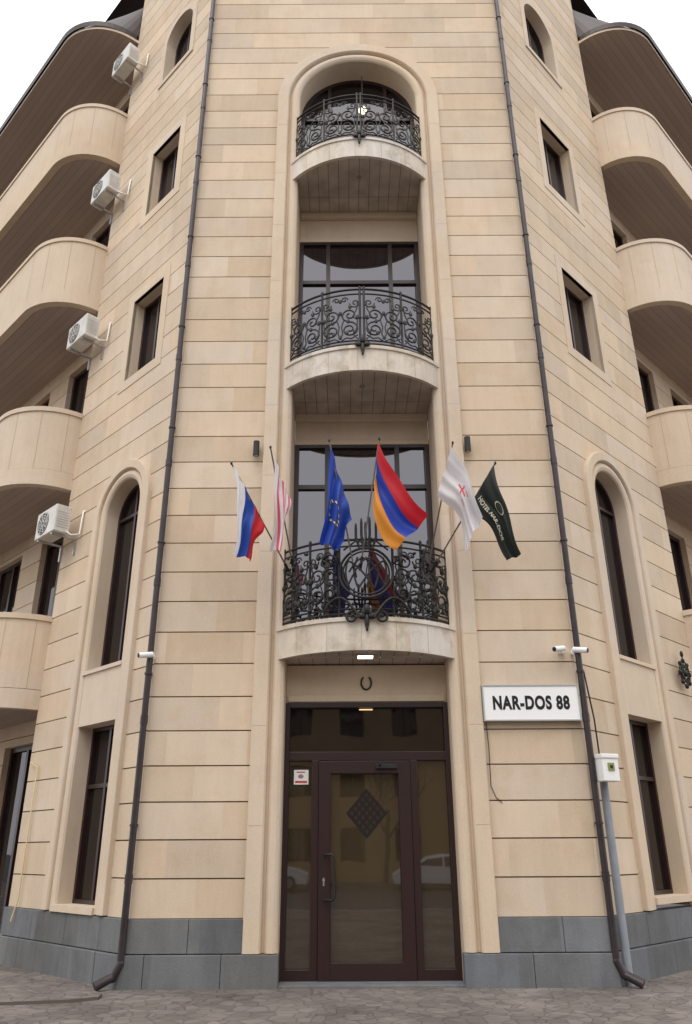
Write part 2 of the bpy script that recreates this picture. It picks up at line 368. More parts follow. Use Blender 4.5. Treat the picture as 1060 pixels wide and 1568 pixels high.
b=B(); b.box(F0,.12,.42,fd+.02,fd+.07,2.66,2.72); b.box(F0,.16,.19,fd+.02,fd+.25,2.70,2.715); b.out('door_closer',[M_dark],bld,bevel=.005)
b=B(); b.box(F0,-1.06,-.85,n+.004,n+.008,2.46,2.66,0); b.box(F0,-1.04,-.87,n+.009,n+.011,2.48,2.51,1); b.ball(F0.p(-.96,n+.010,2.57),.04,.002,.03,2); b.box(F0,-1.02,-.90,n+.009,n+.0115,2.62,2.635,1)
b.out('door_notice_sticker',[M_white,simple('sticker_red',(.55,.06,.05),.5),simple('sticker_grey',(.3,.2,.2),.5)],bld)
b=B(); b.box(F0,-1.19,1.19,-.40,.06,-.02,.03); b.out('door_threshold',[M_plinth],bld,bevel=.008)
tubes('horseshoe',[[F0.p(.0+.075*math.sin(math.radians(-145+290*k/20)),-.335,3.90-.10*math.cos(math.radians(-145+290*k/20))) for k in range(21)]],.013,M_iron,bld)
# ------------------------------------------------------------------ railings
def rail_map(zb,hc=1.25,sag=.56):
    R=(hc*hc+sag*sag)/(2*sag); am=math.asin(hc/R)
    def f(u,v,off=0):
        a=u/R; r=R+off
        return Vector((r*math.sin(a),-.03-(r*math.cos(a)-(R-sag)),zb+v))
    return f,R*am
def spiral(cu,cv,r,a0,turns,sgn,n=26,rmin=.18):
    pts=[]
    for i in range(n+1):
        t=i/n; a=a0+sgn*turns*2*math.pi*t; rr=r*(1-(1-rmin)*t)
        pts.append((cu+rr*math.cos(a),cv+rr*math.sin(a)))
    return pts
def railing(zb,emblem=False,seed=0):
    f,L=rail_map(zb); H=1.2
    thick=[];mid=[];thin=[]
    def ln(v,lst,off=0,a=-1,bb=1): lst.append([f(L*(a+(bb-a)*i/40),v,off) for i in range(41)])
    ln(H,thick); ln(.06,thick); ln(H-.10,mid); ln(.13,mid)
    posts=[-L,-L*.5,-.035,.035,L*.5,L] if not emblem else [-L,-L*.62,-.40,.40,L*.62,L]
    for u in posts: thick.append([f(u,0.0),f(u,H)])
    def panel(ua,ub,sg):
        um=(ua+ub)/2; w=(ub-ua)
        for s in (1,-1):
            def S(pts,l=thin): l.append([f(um+s*(p[0]),p[1],.01) for p in pts])
            S(spiral(.15*w/.6,.36,.155,math.pi/2,1.6,-1),mid)
            S(spiral(.15*w/.6,.36+.155+.14,.14,-math.pi/2,1.5,-1),mid)
            S(spiral(.24*w/.6,.90,.095,math.pi,1.3,1,20))
            S(spiral(.07*w/.6,.98,.06,0,1.2,1,16))
            S([(0,.18),(.04,.28),(.02,.42),(.06,.56),(.0,.70)])
            S([(.28*w/.6,.16),(.22*w/.6,.24),(.27*w/.6,.40),(.28*w/.6,.55),(.20*w/.6,.62),(.27*w/.6,.78),(.28*w/.6,.95)])
            S([(.02,.14),(.10,.19),(.19,.17),(.28*w/.6,.24)])
    bb=B()
    ps=[(posts[i],posts[i+1]) for i in range(len(posts)-1) if posts[i+1]-posts[i]>.2]
    for a,c in ps:
        if emblem and a<0<c: continue
        panel(a+.02,c-.02,1)
        um=(a+c)/2
        for du,dv in ((0,.2),(0,.70),(.12,.52),(-.12,.52),(.15,.82),(-.15,.82),(.22,.3),(-.22,.3),(.1,.28),(-.1,.28),(.26,.6),(-.26,.6),(0,.95)):
            p=f(um+du*(c-a)/.6,dv,.02); bb.ball(p,.032,.014,.045)
    for u in posts:
        p=f(u,.6,0); bb.ball(p,.030,.030,.05); p=f(u,H+.03,0); bb.ball(p,.024,.024,.04)
    for k,(du,dv,rx,rz) in enumerate(((0,-.08,.035,.11),(-.07,0,.06,.05),(.07,0,.06,.05),(0,.1,.05,.08),(-.05,.05,.03,.07),(.05,.05,.03,.07),(0,-.18,.02,.05))):
        bb.ball(f(du,dv,.09),rx,.03,rz)
    if emblem:
        cv=.66; R=.38
        o=.06
        def ring(r,n=48): return [f(r*math.cos(2*math.pi*i/n),cv+r*math.sin(2*math.pi*i/n),o) for i in range(n+1)]
        thick.append(ring(R)); mid.append(ring(R-.05))
        for k in range(-2,3):
            mid.append([f(k*.12+.05*math.sin(t/12*math.pi)*(1 if k>=0 else -1),cv-.22+.46*t/12,o) for t in range(13)])
        for s in (-1,1):
            mid.append([f(s*(.26-.5*t/16),cv-.2+.42*math.sin(t/16*math.pi/1.2),o+.01) for t in range(17)])
            mid.append([f(s*(.25-.03*t),cv+.18-.42*(t/12)**1.5,o) for t in range(13)])
            thick.append([f(s*p[0],p[1],.10) for p in spiral(.20,-.02,.10,math.pi*.9,1.4,-1)])
            mid.append([f(s*p[0],p[1],.06) for p in spiral(.52,.35,.13,math.pi,1.5,1)])
            mid.append([f(s*p[0],p[1],.06) for p in spiral(.55,.85,.13,math.pi,1.5,-1)])
            thick.append([f(s*(.1+.5*t/14),.02+.30*math.sin(t/14*math.pi*.9)-.05,.12) for t in range(15)])
        for k,h in ((-.14,.34),(-.06,.42),(0,.36),(.06,.44),(.15,.36)):
            thick.append([f(k*.6,1.02,o),f(k,cv+.38+h*.5,o),f(k,cv+.38+h,o)]); bb.ball(f(k,cv+.38+h,o),.018,.018,.07)
        mid.append([f(-.32,1.02,o),f(-.14,1.16,o),f(0,1.12,o),f(.14,1.16,o),f(.32,1.02,o)])
        rnd=random.Random(9)
        for k in range(90):
            s=rnd.choice((-1,1)); bb.ball(f(s*rnd.uniform(.42,L-.05),rnd.uniform(.15,1.1),.03),rnd.uniform(.018,.04),.012,rnd.uniform(.02,.05))
    r=empty('balcony_railing'); 
    tubes('rails',thick,.020,M_iron,r); tubes('secondary_bars',mid,.0145,M_iron,r); tubes('scrolls',thin,.0115,M_iron,r)
    bb.out('leaf_ornaments',[M_iron],r,smooth=True)
railing(4.65,True); railing(9.31); railing(14.1)
# ------------------------------------------------------------------ wings
def wing(F,side,P):
    S0=P['S0']; c=P['c']; hi=P['hi']; ho=P['ho']
    apex=P['apex']; zs=apex-ho
    holes=[('arch',c,ho,-.1,zs)]
    for z0,z1 in P['rect']: holes.append(('rect',c-P['hr']-.2,c+P['hr']+.2,z0-.2,z1+.2))
    zb5=P['a5'][0]; z5=P['a5'][1]
    holes.append(('arch',c,P['hr']+.16,zb5-.1,z5))
    b=B(); courses(b,F,0,S0,zlist(.78,ZT),.018,0,.03,holes); b.out('wing_wall_courses',[M_stone],bld)
    bh=[('arch',c,hi+.03,-.1,zs)]+[('rect',c-P['hr']-.03,c+P['hr']+.03,z0-.03,z1+.03) for z0,z1 in P['rect']]+[('arch',c,P['hr']+.03,zb5-.05,z5)]
    b=B(); courses(b,F,0,S0,[0,ZT],0,-.03,0,bh); b.out('wing_wall_backing',[M_groove],bld)
    b=B()
    for z0,z1 in P['rect']:
        h=P['hr']
        for u0,u1,a,d in ((c-h-.21,c-h,z0-.21,z1+.21),(c+h,c+h+.21,z0-.21,z1+.21),(c-h,c+h,z0-.21,z0),(c-h,c+h,z1,z1+.21)):
            b.box(F,u0,u1,-.06,.012,a,d)
        reveal(b,F,c-h,c+h,z0,z1,0,-.32)
    h=P['hr']; sweep(b,F,archpath(c,h,zb5,z5),[(0,-.32),(0,.02),(.17,.02),(.17,-.02)]); b.box(F,c-h-.17,c+h+.17,-.3,.03,zb5-.12,zb5)
    d=ho-hi
    pr=[(0,-.32),(0,.0),(.02,.03),(d*.2,.05),(d*.38,.04),(d*.45,.0),(d*.5,0),(d*.52,.06),(d*.56,.08),(d-.01,.08),(d,.07),(d,-.03)]
    sweep(b,F,archpath(c,hi,.80,zs),pr)
    b.box(F,c-hi,c+hi,-.34,.02,P['lo'][1],P['up0'])
    b.box(F,c-hi-.04,c+hi+.04,-.34,.05,P['up0']-.001,P['up0']+.06)
    b.box(F,c-hi-.05,c+hi+.05,-.34,.08,P['lo'][0]-.09,P['lo'][0])
    b.out('wing_window_surrounds',[M_trim],bld)
    b=B()
    for z0,z1 in P['rect']: window(b,F,c-P['hr'],c+P['hr'],z0,z1,-.30,mu=(c,))
    arched_glass(b,F,c,P['hr'],zb5,z5,-.30,mu=(c,))
    arched_glass(b,F,c,hi,P['up0'],zs,-.30,mu=(c,),tr=(zs,))
    window(b,F,c-hi,c+hi,P['lo'][0],P['lo'][1],-.30,mu=(c,),tr=(P['lo'][1]-.9,))
    b.out('wing_windows',[M_frame,M_glass2],bld)
    b=B()
    for z0,z1,n in ((.385,.78,.05),(-.05,.375,.10)):
        u=.0
        while u<S0-.01:
            u2=min(S0+ n,u+random.uniform(.6,1.1)); 
            if S0-u2<.3: u2=S0+n
            b.box(F,u+.003,u2-.003,-.2,n+random.uniform(-.006,.006),z0,z1); u=u2
    b.out('wing_plinth',[M_plinth],bld,bevel=.007)
    SB=-.55; END=S0+15
    G=Fr(F.p(S0,0,0)[:2],(-F.n.x,-F.n.y),(F.u.x,F.u.y))
    b=B(); courses(b,G,0,-SB,zlist(0,ZT),.016,0,.03,[]); courses(b,G,0,-SB,[0,ZT],0,-.03,0,[],1); b.out('bay_return_wall',[M_stone,M_groove],bld)
    wh=[]; fl=P['bal']
    for i,(z0,z1) in enumerate(fl):
        u=S0+.12
        nxt=fl[i+1][0]-.35 if i+1<len(fl) else P['roof']-.4
        while u<END-2.5:
            wh.append(('rect',u,u+2.2,z0+.3,nxt)); u+=3.2
    u=S0+.12
    while u<END-2.5: wh.append(('rect',u,u+2.4,.25,fl[0][0]-.4)); u+=3.2
    b=B(); courses(b,F,S0,END,zlist(0,P['roof']+.2),.016,SB,.03,wh); 
    for h_ in wh: reveal(b,F,h_[1],h_[2],h_[3],h_[4],SB,SB-.2)
    b.out('street_facade_courses',[M_stone],bld)
    b=B(); courses(b,F,S0,END,[0,P['roof']+.2],0,SB-.03,0,wh); b.out('street_facade_backing',[M_groove],bld)
    b=B()
    for h_ in wh: window(b,F,h_[1],h_[2],h_[3],h_[4],SB-.18,mu=(h_[1]+(h_[2]-h_[1])/3,h_[1]+(h_[2]-h_[1])*2/3),tr=(),fw=.09)
    b.out('street_facade_windows',[M_frame,M_glass2],bld)
    def path(pr,r):
        pts=[]
        for k in range(15):
            a=math.pi/2*k/14; pts.append((S0+r*(1-math.cos(a)),-.0+pr*math.sin(a)))
        u=S0+r
        while u<END: u+=.9; pts.append((u,pr))
        return pts
    pp=path(P['pr'],P['r'])
    for z0,z1 in fl:
        b=B()
        def wall(za,zb,off,mi=0):
            rows=[]
            for k,(u,n_) in enumerate(pp):
                if k<len(pp)-1: du,dn=pp[k+1][0]-u,pp[k+1][1]-n_
                l=math.hypot(du,dn); ou,on=-dn/l,du/l
                rows.append([F.p(u+ou*off,n_+on*off,za),F.p(u+ou*off,n_+on*off,zb),F.p(u-ou*.15,n_-on*.15,zb),F.p(u-ou*.15,n_-on*.15,za)])
            b.grid(rows,mi,True)
        wall(z0,z0+.34,.012); wall(z0+.35,z1-.10,0); wall(z1-.10,z1,.03); 
        b.face([F.p(u,n_,z0+.015) for u,n_ in pp]+[F.p(pp[-1][0],SB,z0+.015),F.p(S0,SB,z0+.015)],1)
        b.face([F.p(u,n_-.02,z0+.35) for u,n_ in pp]+[F.p(pp[-1][0],SB,z0+.35),F.p(S0,SB,z0+.35)],0)
        for k in range(2,len(pp)-1,4):
            u,n_=pp[k]; q=pp[k+1]; du,dn=q[0]-u,q[1]-n_; l=max(1e-6,math.hypot(du,dn)); ou,on=-dn/l,du/l
            a1=F.p(u+ou*.004,n_+on*.004,z0+.35); a2=F.p(u+ou*.004+du/l*.007,n_+on*.004+dn/l*.007,z0+.35); hh=Vector((0,0,z1-.46-z0))
            b.face([a1,a2,a2+hh,a1+hh],2)
        b.out('street_balcony',[M_trim,M_soff if side<0 else M_soffr,M_joint],bld)
    pe=path(P['pr']+.25,P['r']+.2)
    zr=P['roof']
    b=B(); rows=[[F.p(u,n_,zr),F.p(u,n_+.0,zr+.10)] for u,n_ in pe]; b.grid(rows,0)
    rows=[[F.p(u,n_+.05,zr+.08),F.p(u,n_+.07,zr+.24),F.p(u,n_-.1,zr+.26)] for u,n_ in pe]; b.grid(rows,2)
    b.face([F.p(u,n_,zr) for u,n_ in pe]+[F.p(pe[-1][0],SB,zr),F.p(S0,SB,zr)],1)
    rows=[[F.p(u,n_-.1,zr+.25),F.p(max(u,S0),min(n_,.3)-.9,zr+2.8)] for u,n_ in pe]; b.grid(rows,2)
    b.face([F.p(S0,0,zr),F.p(S0,-.9,zr),F.p(S0,-.9,zr+2.8),F.p(S0,-.0,zr+1.2)],2)
    b.out('street_eaves',[M_trim,M_soff if side<0 else M_soffr,M_roof],bld)
PL=dict(S0=3.73,c=1.5,hi=.58,ho=.92,apex=8.0,hr=.55,rect=[(9.98,11.88),(14.18,16.0)],a5=(18.35,19.6),lo=(.88,3.43),up0=4.26,
        bal=[(3.9,5.6),(8.2,9.95),(12.6,14.4),(17.0,18.7)],roof=21.4,pr=1.15,r=1.2)
PR=dict(S0=4.45,c=2.06,hi=.60,ho=.96,apex=8.3,hr=.63,rect=[(10.4,12.36),(14.6,16.6)],a5=(18.9,20.2),lo=(.95,3.53),up0=4.4,
        bal=[(4.1,5.8),(8.45,10.2),(12.95,14.75),(17.4,19.1)],roof=22.0,pr=1.15,r=1.2)
wing(FL,-1,PL); wing(FR,1,PR)
b=B(); 
b.face([F0.p(LW,0,ZT),F0.p(RW,0,ZT),FR.p(4.45,0,ZT),FR.p(20,0,ZT),FL.p(20,0,ZT),FL.p(3.73,0,ZT)]); b.out('flat_roof',[M_roof],bld)
# ------------------------------------------------------------------ pipes & wall equipment
def drain(x,sx,zt=ZT):
    r=empty('drainpipe'); y=-.09
    b=B(); b.cyl((x,y,.28),(x,y,zt),.046,14); 
    b.cyl((x,y,.30),(x+sx*.08,y-.03,.12),.052,14); b.cyl((x+sx*.08,y-.03,.14),(x+sx*.26,y-.14,.05),.052,14,r2=.058)
    b.ball((x+sx*.08,y-.03,.13),.054,.054,.054); b.ball((x,y,.29),.052,.052,.052)
    for k in range(12): z=1.2+k*2.05; b.cyl((x,y,z),(x,y,z+.12),.053,14)
    b.out('pipe',[M_pipe],r,smooth=False)
    b=B()
    for k in range(12): z=1.9+k*2.05; b.cyl((x,y,z),(x,y,z+.03),.058,14); b.box(Fr((x,0),(1,0),(0,-1)),-.012,.012,-.02,.05,z,z+.03)
    b.out('brackets',[M_pipe],r)
drain(LW-.04,-1); drain(RW+.05,1)
r=empty('cable_duct'); b=B(); x,y=RW+.22,.03
b.cyl((x,y,.0),(x,y,2.45),.055,14); b.out('duct',[M_gpipe],r)
r=empty('junction_box'); b=B(); Fj=Fr((RW+.20,.0),(1,.35),(.35,-1)); b.box(Fj,-.13,.13,.05,.22,2.44,2.78); b.box(Fj,-.14,.14,.04,.235,2.74,2.80); b.out('case',[M_white],r,bevel=.01)
b=B(); b.box(Fj,-.05,.05,.22,.235,2.58,2.68,0); b.out('latch',[simple('olive_label',(.25,.27,.08),.5)],r); b=B(); b.box(Fj,-.02,.02,.235,.242,2.61,2.65,0); b.out('lock',[M_dark],r)
tubes('cable',[[ (RW+.20,.0,2.8),(RW+.19,-.01,3.3),(RW+.12,-.02,4.0)]],.012,M_dark,r)
def cctv(x,z,dx,F=F0):
    r=empty('security_camera'); b=B()
    p=Vector((x,-.02,z)); b.cyl(p,p+Vector((0,-.05,0)),.045,12); b.cyl(p+Vector((0,-.04,0)),p+Vector((dx*.05,-.13,.0)),.014,8)
    a=p+Vector((-dx*.02,-.10,.02)); e=a+Vector((dx*.17,-.12,-.04)); b.cyl(a,e,.042,14); b.out('housing',[M_white],r,smooth=False)
    b=B(); b.cyl(e,e+(e-a).normalized()*.006,.034,12); b.out('lens',[M_dark],r)
cctv(LW-.02,4.22,-1); cctv(RW-.18,4.28,-1); cctv(RW-.0,4.26,1)
def sconce(x,z):
    r=empty('wall_lamp'); b=B(); b.cyl((x,-.10,z-.13),(x,-.10,z+.13),.05,16); b.box(F0,x-.03,x+.03,-.01,.08,z-.03,z+.03); b.out('body',[M_dark],r)
    b=B(); b.cyl((x,-.10,z-.134),(x,-.10,z+.134),.038,16); b.out('lens',[M_steel],r)
sconce(-1.76,7.66); sconce(1.72,7.72)
r=empty('iron_wall_ornament'); sp=[]
oc=(3.72,4.47)
for rr in (.20,.14): sp.append([FR.p(oc[0]+rr*math.cos(2*math.pi*k/24),.12,oc[1]+rr*1.15*math.sin(2*math.pi*k/24)) for k in range(25)])
for k in range(8):
    a=2*math.pi*k/8; sp.append([FR.p(oc[0]+q[0]*math.cos(a)-q[1]*math.sin(a),.13,oc[1]+q[0]*math.sin(a)+q[1]*math.cos(a)) for q in spiral(.13,0,.055,0,1.2,1,14)])
sp.append([FR.p(oc[0],0,oc[1]),FR.p(oc[0],.14,oc[1])]); sp.append([FR.p(oc[0],.12,oc[1]+.2),FR.p(oc[0],.12,oc[1]+.34)])
tubes('scrollwork',sp,.012,M_iron,r)
b=B()
for k in range(8):
    a=2*math.pi*k/8; b.ball(FR.p(oc[0]+.2*math.cos(a),.12,oc[1]+.23*math.sin(a)),.035,.035,.045)
b.ball(FR.p(oc[0],.12,oc[1]),.06,.06,.07); b.ball(FR.p(oc[0],.12,oc[1]+.35),.03,.03,.06); b.out('leaves',[M_iron],r,smooth=True)
# sign
r=empty('address_sign'); b=B(); b.box(F0,1.66,3.04,.01,.10,3.27,3.77); b.out('panel',[simple('sign_white',(.86,.86,.85),.5)],r,bevel=.008)
b=B()
for u0,u1,z0,z1 in ((1.655,1.675,3.265,3.775),(3.025,3.045,3.265,3.775),(1.675,3.025,3.265,3.283),(1.675,3.025,3.757,3.775)): b.box(F0,u0,u1,.012,.112,z0,z1)
b.out('rim',[simple('sign_rim',(.45,.47,.46),.4,.3)],r)
me=textmesh('NAR-DOS 88',.25,.011,.0,1.12); 
xs=[v.co.x for v in me.vertices]; w=max(xs)-min(xs); xm=(max(xs)+min(xs))/2; ys=[v.co.y for v in me.vertices]; ym=(max(ys)+min(ys))/2; k=1.10/w
me.transform(Matrix.Translation((2.35,-.104,3.52))@Matrix.Rotation(math.pi/2,4,'X')@Matrix.Diagonal((k,.20/(max(ys)-min(ys)),1,1))@Matrix.Translation((-xm,-ym,0))); me.materials.append(simple('sign_black',(.008,.008,.008),.8))
o=bpy.data.objects.new('lettering',me); scn.collection.objects.link(o); o.parent=r
r=empty('gas_pipe'); tubes('pipe',[[FL.p(3.3,.12,.6),FL.p(3.3,.05,.9),FL.p(3.3,.05,2.9),FL.p(3.6,.05,3.0)]],.012,M_yellow,r)
tubes('wall_cable',[[F0.p(1.70,.012,3.25),F0.p(1.71,.012,2.9),F0.p(1.70,.012,2.4),F0.p(1.76,.012,2.25),F0.p(1.84,.012,2.18)]],.005,M_dark,bld)
def ac(F,s,z):
    r=empty('air_conditioner'); b=B(); 
    b.box(F,s-.40,s+.40,.22,.52,z-.27,z+.27); b.out('casing',[M_ac],r,bevel=.02)
    b=B(); sp=[]
    for rr in (.06,.11,.16,.21): sp.append([F.p(s+.10+rr*math.cos(2*math.pi*k/28),.53,z+rr*math.sin(2*math.pi*k/28)) for k in range(29)])
    for k in range(10):
        a=2*math.pi*k/10; sp.append([F.p(s+.10+.03*math.cos(a),.53,z+.03*math.sin(a)),F.p(s+.10+.22*math.cos(a),.53,z+.22*math.sin(a))])
    tubes('grille',sp,.006,M_ac,r)
    b.cyl(F.p(s+.10,.515,z),F.p(s+.10,.523,z),.225,28); b.out('fan_opening',[M_dark],r)
    b=B()
    for d in (-.28,.28): b.box(F,s+d-.02,s+d+.02,0,.5,z-.31,z-.275); b.box(F,s+d-.02,s+d+.02,.0,.04,z-.6,z-.31)
    for k in range(7): b.box(F,s-.403,s-.400,.26,.48,z-.18+k*.05,z-.165+k*.05)
    b.out('bracket',[M_steel],r)
    tubes('hose',[[F.p(s-.35,.3,z-.2),F.p(s-.46,.2,z-.3),F.p(s-.48,.05,z-.25),F.p(s-.48,.03,z+.2),F.p(s-.46,.0,z+.25)]],.018,M_white,r)
for z in (7.28,11.64,15.7,20.0): ac(FL,3.45,z)
# ------------------------------------------------------------------ flags
def flag(name,A,Bp,D,C,base,mat,fold=.05,waves=2.2,bulge=(0,0,0),ph=0,sag=(0,0,0)):
    r=empty(name); A,Bp,D,C,base=[Vector(q) for q in (A,Bp,D,C,base)]
    nrm=((D-A).cross(Bp-A)).normalized()
    if nrm.y>0: nrm=-nrm
    bl=Vector(bulge); sg=Vector(sag)
    def pos(u,v,off=0):
        p=(A*(1-u)+Bp*u)*(1-v)+(D*(1-u)+C*u)*v
        p=p+bl*(u*math.sin(math.pi*v))+sg*((1-u)*math.sin(math.pi*v))
        w=fold*(math.sin(waves*2*math.pi*u+1.8*v+ph)*min(1,.25+v*1.2)+.4*math.sin(waves*4.3*math.pi*u+ph*2+v*3)+.25*math.sin(9*v+5*u+ph))
        side=(Bp-A).normalized()
        return p+nrm*(w+off)+side*.026*math.sin(v*9+ph)+side*.05*math.sin(math.pi*v)*(u-.5)*-1
    N=52; b=B(); b.grid([[pos(i/N,j/N) for j in range(N+1)] for i in range(N+1)])
    o=b.out('cloth',[mat],r,smooth=True)
    uv=o.data.uv_layers.new(name='UVMap')
    for l in o.data.loops:
        i,j=divmod(l.vertex_index,N+1); uv.data[l.index].uv=(i/N,j/N)
    tubes('pole',[[base,A+(A-base).normalized()*.03]],.012,simple('pole_'+name,(.16,.14,.12),.4,.4),r)
    b=B(); b.ball(A+(A-base).normalized()*.04,.018,.018,.028); 
    dd=(A-base).normalized(); b.cyl(base-dd*.05,base+dd*.16,.022,10); b.out('finial_and_holder',[M_iron],r,smooth=True)
    return r,pos
def cloth(name,stops,coord=0,tl=.35):
    m,nt,b=newmat(name); b.inputs['Roughness'].default_value=.5; L=nt.links
    b.inputs['Sheen Weight'].default_value=.08
    uv=nt.nodes.new('ShaderNodeUVMap'); uv.uv_map='UVMap'; sep=nt.nodes.new('ShaderNodeSeparateXYZ'); L.new(uv.outputs[0],sep.inputs[0])
    r=nt.nodes.new('ShaderNodeValToRGB'); r.color_ramp.interpolation='CONSTANT'; el=r.color_ramp.elements
    el[0].position=0; el[0].color=(*stops[0][1],1)
    if len(stops)>1: el[1].position=stops[1][0]; el[1].color=(*stops[1][1],1)
    else: el[1].color=(*stops[0][1],1)
    for p,c in stops[2:]: e=el.new(p); e.color=(*c,1)
    L.new(sep.outputs[coord],r.inputs[0]); L.new(r.outputs[0],b.inputs['Base Color'])
    tr=nt.nodes.new('ShaderNodeBsdfTranslucent'); L.new(r.outputs[0],tr.inputs[0])
    mx=nt.nodes.new('ShaderNodeMixShader'); mx.inputs[0].default_value=tl; out=nt.nodes['Material Output']
    L.new(b.outputs[0],mx.inputs[1]); L.new(tr.outputs[0],mx.inputs[2]); L.new(mx.outputs[0],out.inputs[0])
    return m
W=(.78,.76,.79); Y=-1.1
flag('russian_flag',(-1.97,Y,6.84),(-1.50,Y+.35,6.03),(-1.93,Y+.1,5.50),(-1.66,Y+.3,5.46),(-1.16,-.12,5.5),
     cloth('russian_cloth',[(0,W),(.34,(.015,.07,.40)),(.67,(.60,.015,.025))]),.06,1.5,sag=(.05,0,0))
st=[(0,W),(.42,(.75,.12,.16)),(.48,W),(.56,(.75,.12,.16)),(.62,W),(.70,(.75,.12,.16)),(.76,W),(.86,(.75,.12,.16)),(.92,W)]
flag('striped_flag',(-1.41,Y,7.10),(-1.12,Y+.3,6.40),(-1.38,Y+.1,5.55),(-1.20,Y+.2,5.52),(-1.10,-.15,5.55),cloth('striped_cloth',st),.06,1.4,ph=1,sag=(.05,0,0))
r,pos=flag('european_union_flag',(-.53,Y,7.21),(-.20,Y+.2,6.08),(-.66,Y+.1,5.62),(-.40,Y+.2,5.54),(-.16,-.60,5.3),cloth('eu_cloth',[(0,(.014,.06,.42))]),.07,1.5,ph=2,sag=(.03,0,0))
b=B()
for k in range(12):
    a=2*math.pi*k/12; cu,cv=.40+.22*math.cos(a),.55+.12*math.sin(a)
    pts=[pos(cu+(.034 if q%2==0 else .014)*math.cos(q*math.pi/5)*1.5,cv+(.034 if q%2==0 else .014)*math.sin(q*math.pi/5)*.6,.012) for q in range(10)]
    b.face(pts)
b.out('stars',[simple('flag_yellow',(.85,.65,.02),.6)],r)
flag('armenian_flag',(.21,Y,7.23),(.125,Y+.15,6.50),(.90,Y,6.03),(.43,Y+.1,5.52),(-.08,-.62,5.4),
     cloth('armenian_cloth',[(0,(.64,.010,.025)),(.34,(.010,.045,.40)),(.67,(.84,.31,.025))]),.06,1.2,bulge=(-.12,0,-.16),ph=.5,sag=(-.04,0,-.05))
r,pos=flag('white_flag',(1.31,Y,7.16),(1.07,Y+.2,6.45),(1.68,Y+.05,6.0),(1.42,Y+.2,5.52),(.92,-.30,5.4),cloth('white_cloth',[(0,W)]),.065,1.5,bulge=(.12,0,0.0),ph=1.2,sag=(.05,0,.05))
b=B()
for cu,cv,ru,rv in ((.45,.40,.02,.10),(.45,.40,.12,.012),(.6,.5,.015,.05),(.35,.5,.012,.04)):
    b.grid([[pos(cu+ru*(2*i/8-1),cv+rv*(2*j/8-1),.008) for j in range(9)] for i in range(9)])
b.out('emblem',[simple('flag_red',(.6,.05,.06),.6)],r)
r,pos=flag('hotel_flag',(1.91,Y,6.82),(1.54,Y+.25,6.26),(2.22,Y+.1,5.46),(2.04,Y+.3,5.44),(1.02,-.20,5.5),cloth('hotel_cloth',[(0,(.012,.018,.014))],tl=.12),.05,1.4,bulge=(.0,0,.08))
me=textmesh('HOTEL NAR-DOS',1,0.02,0); xs=[v.co.x for v in me.vertices]; w=max(xs)-min(xs)
for v in me.vertices:
    tx=v.co.x/w; v.co=pos(.66-v.co.y*.17,.42+tx*.70,.012)
M_gold=simple('flag_gold',(.60,.55,.42),.6)
me.materials.append(M_gold); o=bpy.data.objects.new('lettering',me); scn.collection.objects.link(o); o.parent=r
b=B()
b.grid([[pos(.30+.10*rr*math.cos(a)*1.2,.42+.10*rr*math.sin(a),.012) for a in [2*math.pi*j/24 for j in range(25)]] for rr in (.85,1)])
b.out('crest',[M_gold],r)
# ------------------------------------------------------------------ ground
m,nt,bs=newmat('paving'); L=nt.links; bs.inputs['Roughness'].default_value=.92; bs.inputs['Specular IOR Level'].default_value=.25
tc=nt.nodes.new('ShaderNodeTexCoord'); vo=nt.nodes.new('ShaderNodeTexVoronoi'); vo.feature='DISTANCE_TO_EDGE'; vo.inputs['Scale'].default_value=5.5; L.new(tc.outputs['Object'],vo.inputs['Vector'])
vc=nt.nodes.new('ShaderNodeTexVoronoi'); vc.inputs['Scale'].default_value=5.5; L.new(tc.outputs['Object'],vc.inputs['Vector'])
no=nt.nodes.new('ShaderNodeTexNoise'); no.inputs['Scale'].default_value=.8; no.inputs['Detail'].default_value=8; L.new(tc.outputs['Object'],no.inputs['Vector'])
rp=nt.nodes.new('ShaderNodeValToRGB'); rp.color_ramp.elements[0].position=.0; rp.color_ramp.elements[1].position=.07
rp.color_ramp.elements[0].color=(.58,.58,.58,1); rp.color_ramp.elements[1].color=(1,1,1,1); L.new(vo.outputs['Distance'],rp.inputs[0])
rn=nt.nodes.new('ShaderNodeValToRGB'); rn.color_ramp.elements[0].position=.35; rn.color_ramp.elements[1].position=.7
rn.color_ramp.elements[0].color=(.125,.106,.094,1); rn.color_ramp.elements[1].color=(.22,.19,.17,1); L.new(no.outputs['Fac'],rn.inputs[0])
sp=nt.nodes.new('ShaderNodeSeparateColor'); L.new(vc.outputs['Color'],sp.inputs[0])
s=math_node(nt,'ADD',math_node(nt,'MULTIPLY',sp.outputs[0],.35),.82)
v1=nt.nodes.new('ShaderNodeVectorMath'); v1.operation='MULTIPLY'; L.new(rp.outputs[0],v1.inputs[0]); L.new(rn.outputs[0],v1.inputs[1])
v2=nt.nodes.new('ShaderNodeVectorMath'); v2.operation='SCALE'; L.new(v1.outputs[0],v2.inputs[0]); L.new(s,v2.inputs['Scale']); L.new(v2.outputs[0],bs.inputs['Base Color'])
bp=nt.nodes.new('ShaderNodeBump'); bp.inputs['Strength'].default_value=.5; bp.inputs['Distance'].default_value=.01; L.new(rp.outputs[0],bp.inputs['Height']); L.new(bp.outputs[0],bs.inputs['Normal'])
M_pave=m
M_asph=simple('asphalt',(.055,.055,.057),.9,0,.25,3,.4,80)
b=B(); b.face([(-400,-400,-.13),(400,-400,-.13),(400,400,-.13),(-400,400,-.13)]); b.out('ground',[M_asph])
b=B(); b.box(F0,-40,40,-40,13.0,-.5,0); b.out('pavement',[M_pave])
